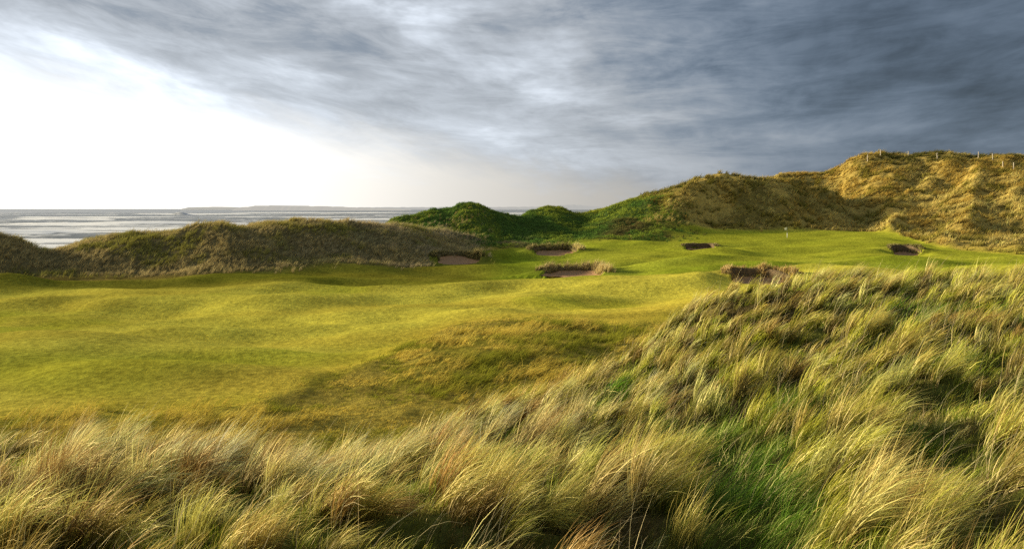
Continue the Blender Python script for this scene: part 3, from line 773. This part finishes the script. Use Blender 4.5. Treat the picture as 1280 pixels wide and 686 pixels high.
# ------------------------------------------------------------------ sky
wd = bpy.data.worlds.new('World'); bpy.context.scene.world = wd; wd.use_nodes = True; wd.cycles.sampling_method = 'MANUAL'; wd.cycles.sample_map_resolution = 2048
N = wd.node_tree.nodes; L = wd.node_tree.links; N.clear()
out = N.new('ShaderNodeOutputWorld'); bg = N.new('ShaderNodeBackground'); L.new(bg.outputs[0], out.inputs['Surface'])
bg.inputs['Strength'].default_value = .1
def inp(sock, v):
    if isinstance(v, (int, float)): sock.default_value = v
    else: L.new(v, sock)
def mth(op, a, b=0.0, c=None, clamp=False):
    n = N.new('ShaderNodeMath'); n.operation = op; n.use_clamp = clamp
    inp(n.inputs[0], a); inp(n.inputs[1], b)
    if c is not None: inp(n.inputs[2], c)
    return n.outputs[0]
def dot(v, w):
    n = N.new('ShaderNodeVectorMath'); n.operation = 'DOT_PRODUCT'; L.new(v, n.inputs[0]); n.inputs[1].default_value = w
    return n.outputs['Value']
def maprange(x, a, b, lo, hi, smooth=True):
    n = N.new('ShaderNodeMapRange'); n.interpolation_type = 'SMOOTHSTEP' if smooth else 'LINEAR'
    inp(n.inputs[0], x); n.inputs[1].default_value = a; n.inputs[2].default_value = b; inp(n.inputs[3], lo); inp(n.inputs[4], hi)
    return n.outputs[0]
def curve(x, pts):
    n = N.new('ShaderNodeFloatCurve'); cu = n.mapping.curves[0]
    while len(cu.points) > 2: cu.points.remove(cu.points[1])
    cu.points[0].location = pts[0]; cu.points[-1].location = pts[-1]
    for p in pts[1:-1]: cu.points.new(*p)
    n.mapping.update(); inp(n.inputs['Value'], x); return n.outputs[0]
def comb(x, y, z):
    n = N.new('ShaderNodeCombineXYZ'); inp(n.inputs[0], x); inp(n.inputs[1], y); inp(n.inputs[2], z); return n.outputs[0]
def noise(v, scale, detail, rough=.55, dist=0.0):
    n = N.new('ShaderNodeTexNoise'); n.inputs['Scale'].default_value = scale; n.inputs['Detail'].default_value = detail
    n.inputs['Roughness'].default_value = rough; n.inputs['Distortion'].default_value = dist
    L.new(v, n.inputs['Vector']); return n.outputs['Fac']
tc = N.new('ShaderNodeTexCoord'); nv_ = N.new('ShaderNodeVectorMath'); nv_.operation = 'NORMALIZE'
L.new(tc.outputs['Generated'], nv_.inputs[0]); D = nv_.outputs[0]
dx, dy, dz = dot(D, (1, 0, 0)), dot(D, (0, 1, 0)), dot(D, (0, 0, 1))
den = mth('ADD', mth('MAXIMUM', dz, 0.0), .11)
pc = mth('DIVIDE', dot(D, (.967, -.254, 0)), den); pw = mth('DIVIDE', dot(D, (.254, .967, 0)), den)
az_ = mth('ARCTAN2', dx, dy)
lay_q = mth('ADD', dz, mth('ADD', mth('MULTIPLY', mth('MULTIPLY', az_, az_), -.167), mth('MULTIPLY', az_, .05)))
P1 = comb(mth('MULTIPLY', az_, 2.6), mth('MULTIPLY', lay_q, 8.5), 0.0)
P3 = comb(mth('MULTIPLY', az_, 6.5), mth('MULTIPLY', lay_q, 30.0), 5.1)
P2 = comb(mth('MULTIPLY', pc, 3.4), mth('MULTIPLY', pw, .75), 3.3)
n_big = noise(P1, 1.1, 6, .58, .35); n_lay = noise(P3, 1.2, 9, .66, .5); n_str = noise(P2, 1.3, 6, .58, .25)
edge_d = dot(D, (.196, -.051, .979))
sunward = dot(D, (-.469, .881, .072))
ew = mth('ADD', mth('ADD', edge_d, .014), mth('ADD', mth('MULTIPLY', mth('SUBTRACT', n_big, .5), .12), mth('MULTIPLY', mth('SUBTRACT', n_str, .5), .05)))
cover = maprange(ew, -.03, .035, 0.0, 1.0)
sw01 = mth('MULTIPLY_ADD', sunward, .5, .5)
deckL = curve(sw01, [(0, .38), (.5, .28), (.70, .21), (.775, .15), (.83, .19), (.86, .26), (.91, .40), (.945, .48), (.975, .50), (1, .55)])
tex = mth('ADD', maprange(n_big, .33, .67, .68, 1.32), mth('ADD', maprange(n_str, .3, .7, -.10, .10), maprange(n_lay, .3, .7, -.20, .22)))
deckL2 = mth('MULTIPLY', deckL, tex)
# bright thin edge of the deck
rim = mth('MULTIPLY', maprange(ew, .0, .12, 1.0, 0.0), maprange(sunward, .6, .95, .05, .20))
deckL3 = mth('ADD', deckL2, rim)
# broken bright gaps high on the sunward side
gap = mth('MULTIPLY', maprange(n_big, .5, .68, 0.0, .42), maprange(sunward, .65, .98, 0.1, 1.0))
deckL4 = mth('ADD', deckL3, gap)
tint = maprange(deckL4, .08, .5, 0.0, 1.0)
def rgbmix(f, a, b):
    n = N.new('ShaderNodeMix'); n.data_type = 'RGBA'; inp(n.inputs[0], f)
    for s, c in ((n.inputs[6], a), (n.inputs[7], b)):
        if isinstance(c, tuple): s.default_value = c + (1,)
        else: L.new(c, s)
    return n.outputs[2]
def scale(c, f):
    n = N.new('ShaderNodeVectorMath'); n.operation = 'SCALE'; 
    if isinstance(c, tuple): n.inputs[0].default_value = c
    else: L.new(c, n.inputs[0])
    inp(n.inputs['Scale'], f); return n.outputs[0]
deck = scale(rgbmix(tint, (.70, .96, 1.34), (.92, 1.0, 1.11)), deckL4)
clearL = mth('MULTIPLY', curve(sw01, [(0, .2), (.6, .2), (.85, .22), (.9, .28), (.94, .40), (.975, .62), (1, .85)]), 1.75)
clear = scale(rgbmix(maprange(dz, 0.0, .1, 0.0, 1.0), (1.0, .965, .90), (1.0, .985, .955)), clearL)
sky = N.new('ShaderNodeTexSky'); sky.sky_type = 'NISHITA'; sky.sun_disc = False
sky.sun_elevation = SUN_EL; sky.sun_rotation = SUN_AZ
col_c = rgbmix(cover, scale(clear, 10.0), scale(deck, 10.0))
mixn = rgbmix(.93, sky.outputs[0], col_c)
# glow added around the low sun to strengthen its light, left of the view
sun_dir = (math.sin(SUN_AZ) * math.cos(SUN_EL), math.cos(SUN_AZ) * math.cos(SUN_EL), math.sin(SUN_EL))
glow = mth('EXPONENT', mth('MULTIPLY', mth('SUBTRACT', dot(D, sun_dir), 1.0), 300.0))
gl = N.new('ShaderNodeVectorMath'); gl.operation = 'ADD'
L.new(mixn, gl.inputs[0]); L.new(scale((1.0, .84, .55), mth('MULTIPLY', glow, 2300.0)), gl.inputs[1])
L.new(gl.outputs[0], bg.inputs['Color'])

# ------------------------------------------------------------------ sun
sd = bpy.data.lights.new('sun', 'SUN'); sd.energy = 5.0; sd.angle = math.radians(.6); sd.color = (1.0, .87, .62)
so = bpy.data.objects.new('sun', sd); C.objects.link(so)
from mathutils import Vector
dirs = Vector((math.sin(SUN_AZ) * math.cos(SUN_EL), math.cos(SUN_AZ) * math.cos(SUN_EL), math.sin(SUN_EL)))
so.rotation_euler = dirs.to_track_quat('Z', 'Y').to_euler(); so.location = (-40, 10, 60)

# ------------------------------------------------------------------ camera
cd = bpy.data.cameras.new('camera'); cam = bpy.data.objects.new('camera', cd); C.objects.link(cam)
cd.sensor_fit = 'HORIZONTAL'; cd.sensor_width = 36; cd.lens = 36 * F / 1280
cd.shift_y = -(343 - HOR) / 1280; cd.clip_start = .1; cd.clip_end = 100000
cam.location = (0, 0, EYE); cam.rotation_euler = (math.radians(90), 0, 0)
sc = bpy.context.scene; sc.camera = cam
sc.view_settings.view_transform = 'Standard'; sc.view_settings.look = 'None'; sc.view_settings.exposure = 0
sc.cycles.use_denoising = False; sc.cycles.use_light_tree = False; sc.cycles.sample_clamp_indirect = 2.0
sc.cycles.max_bounces = 6; sc.cycles.diffuse_bounces = 3; sc.cycles.transmission_bounces = 3; sc.cycles.glossy_bounces = 2
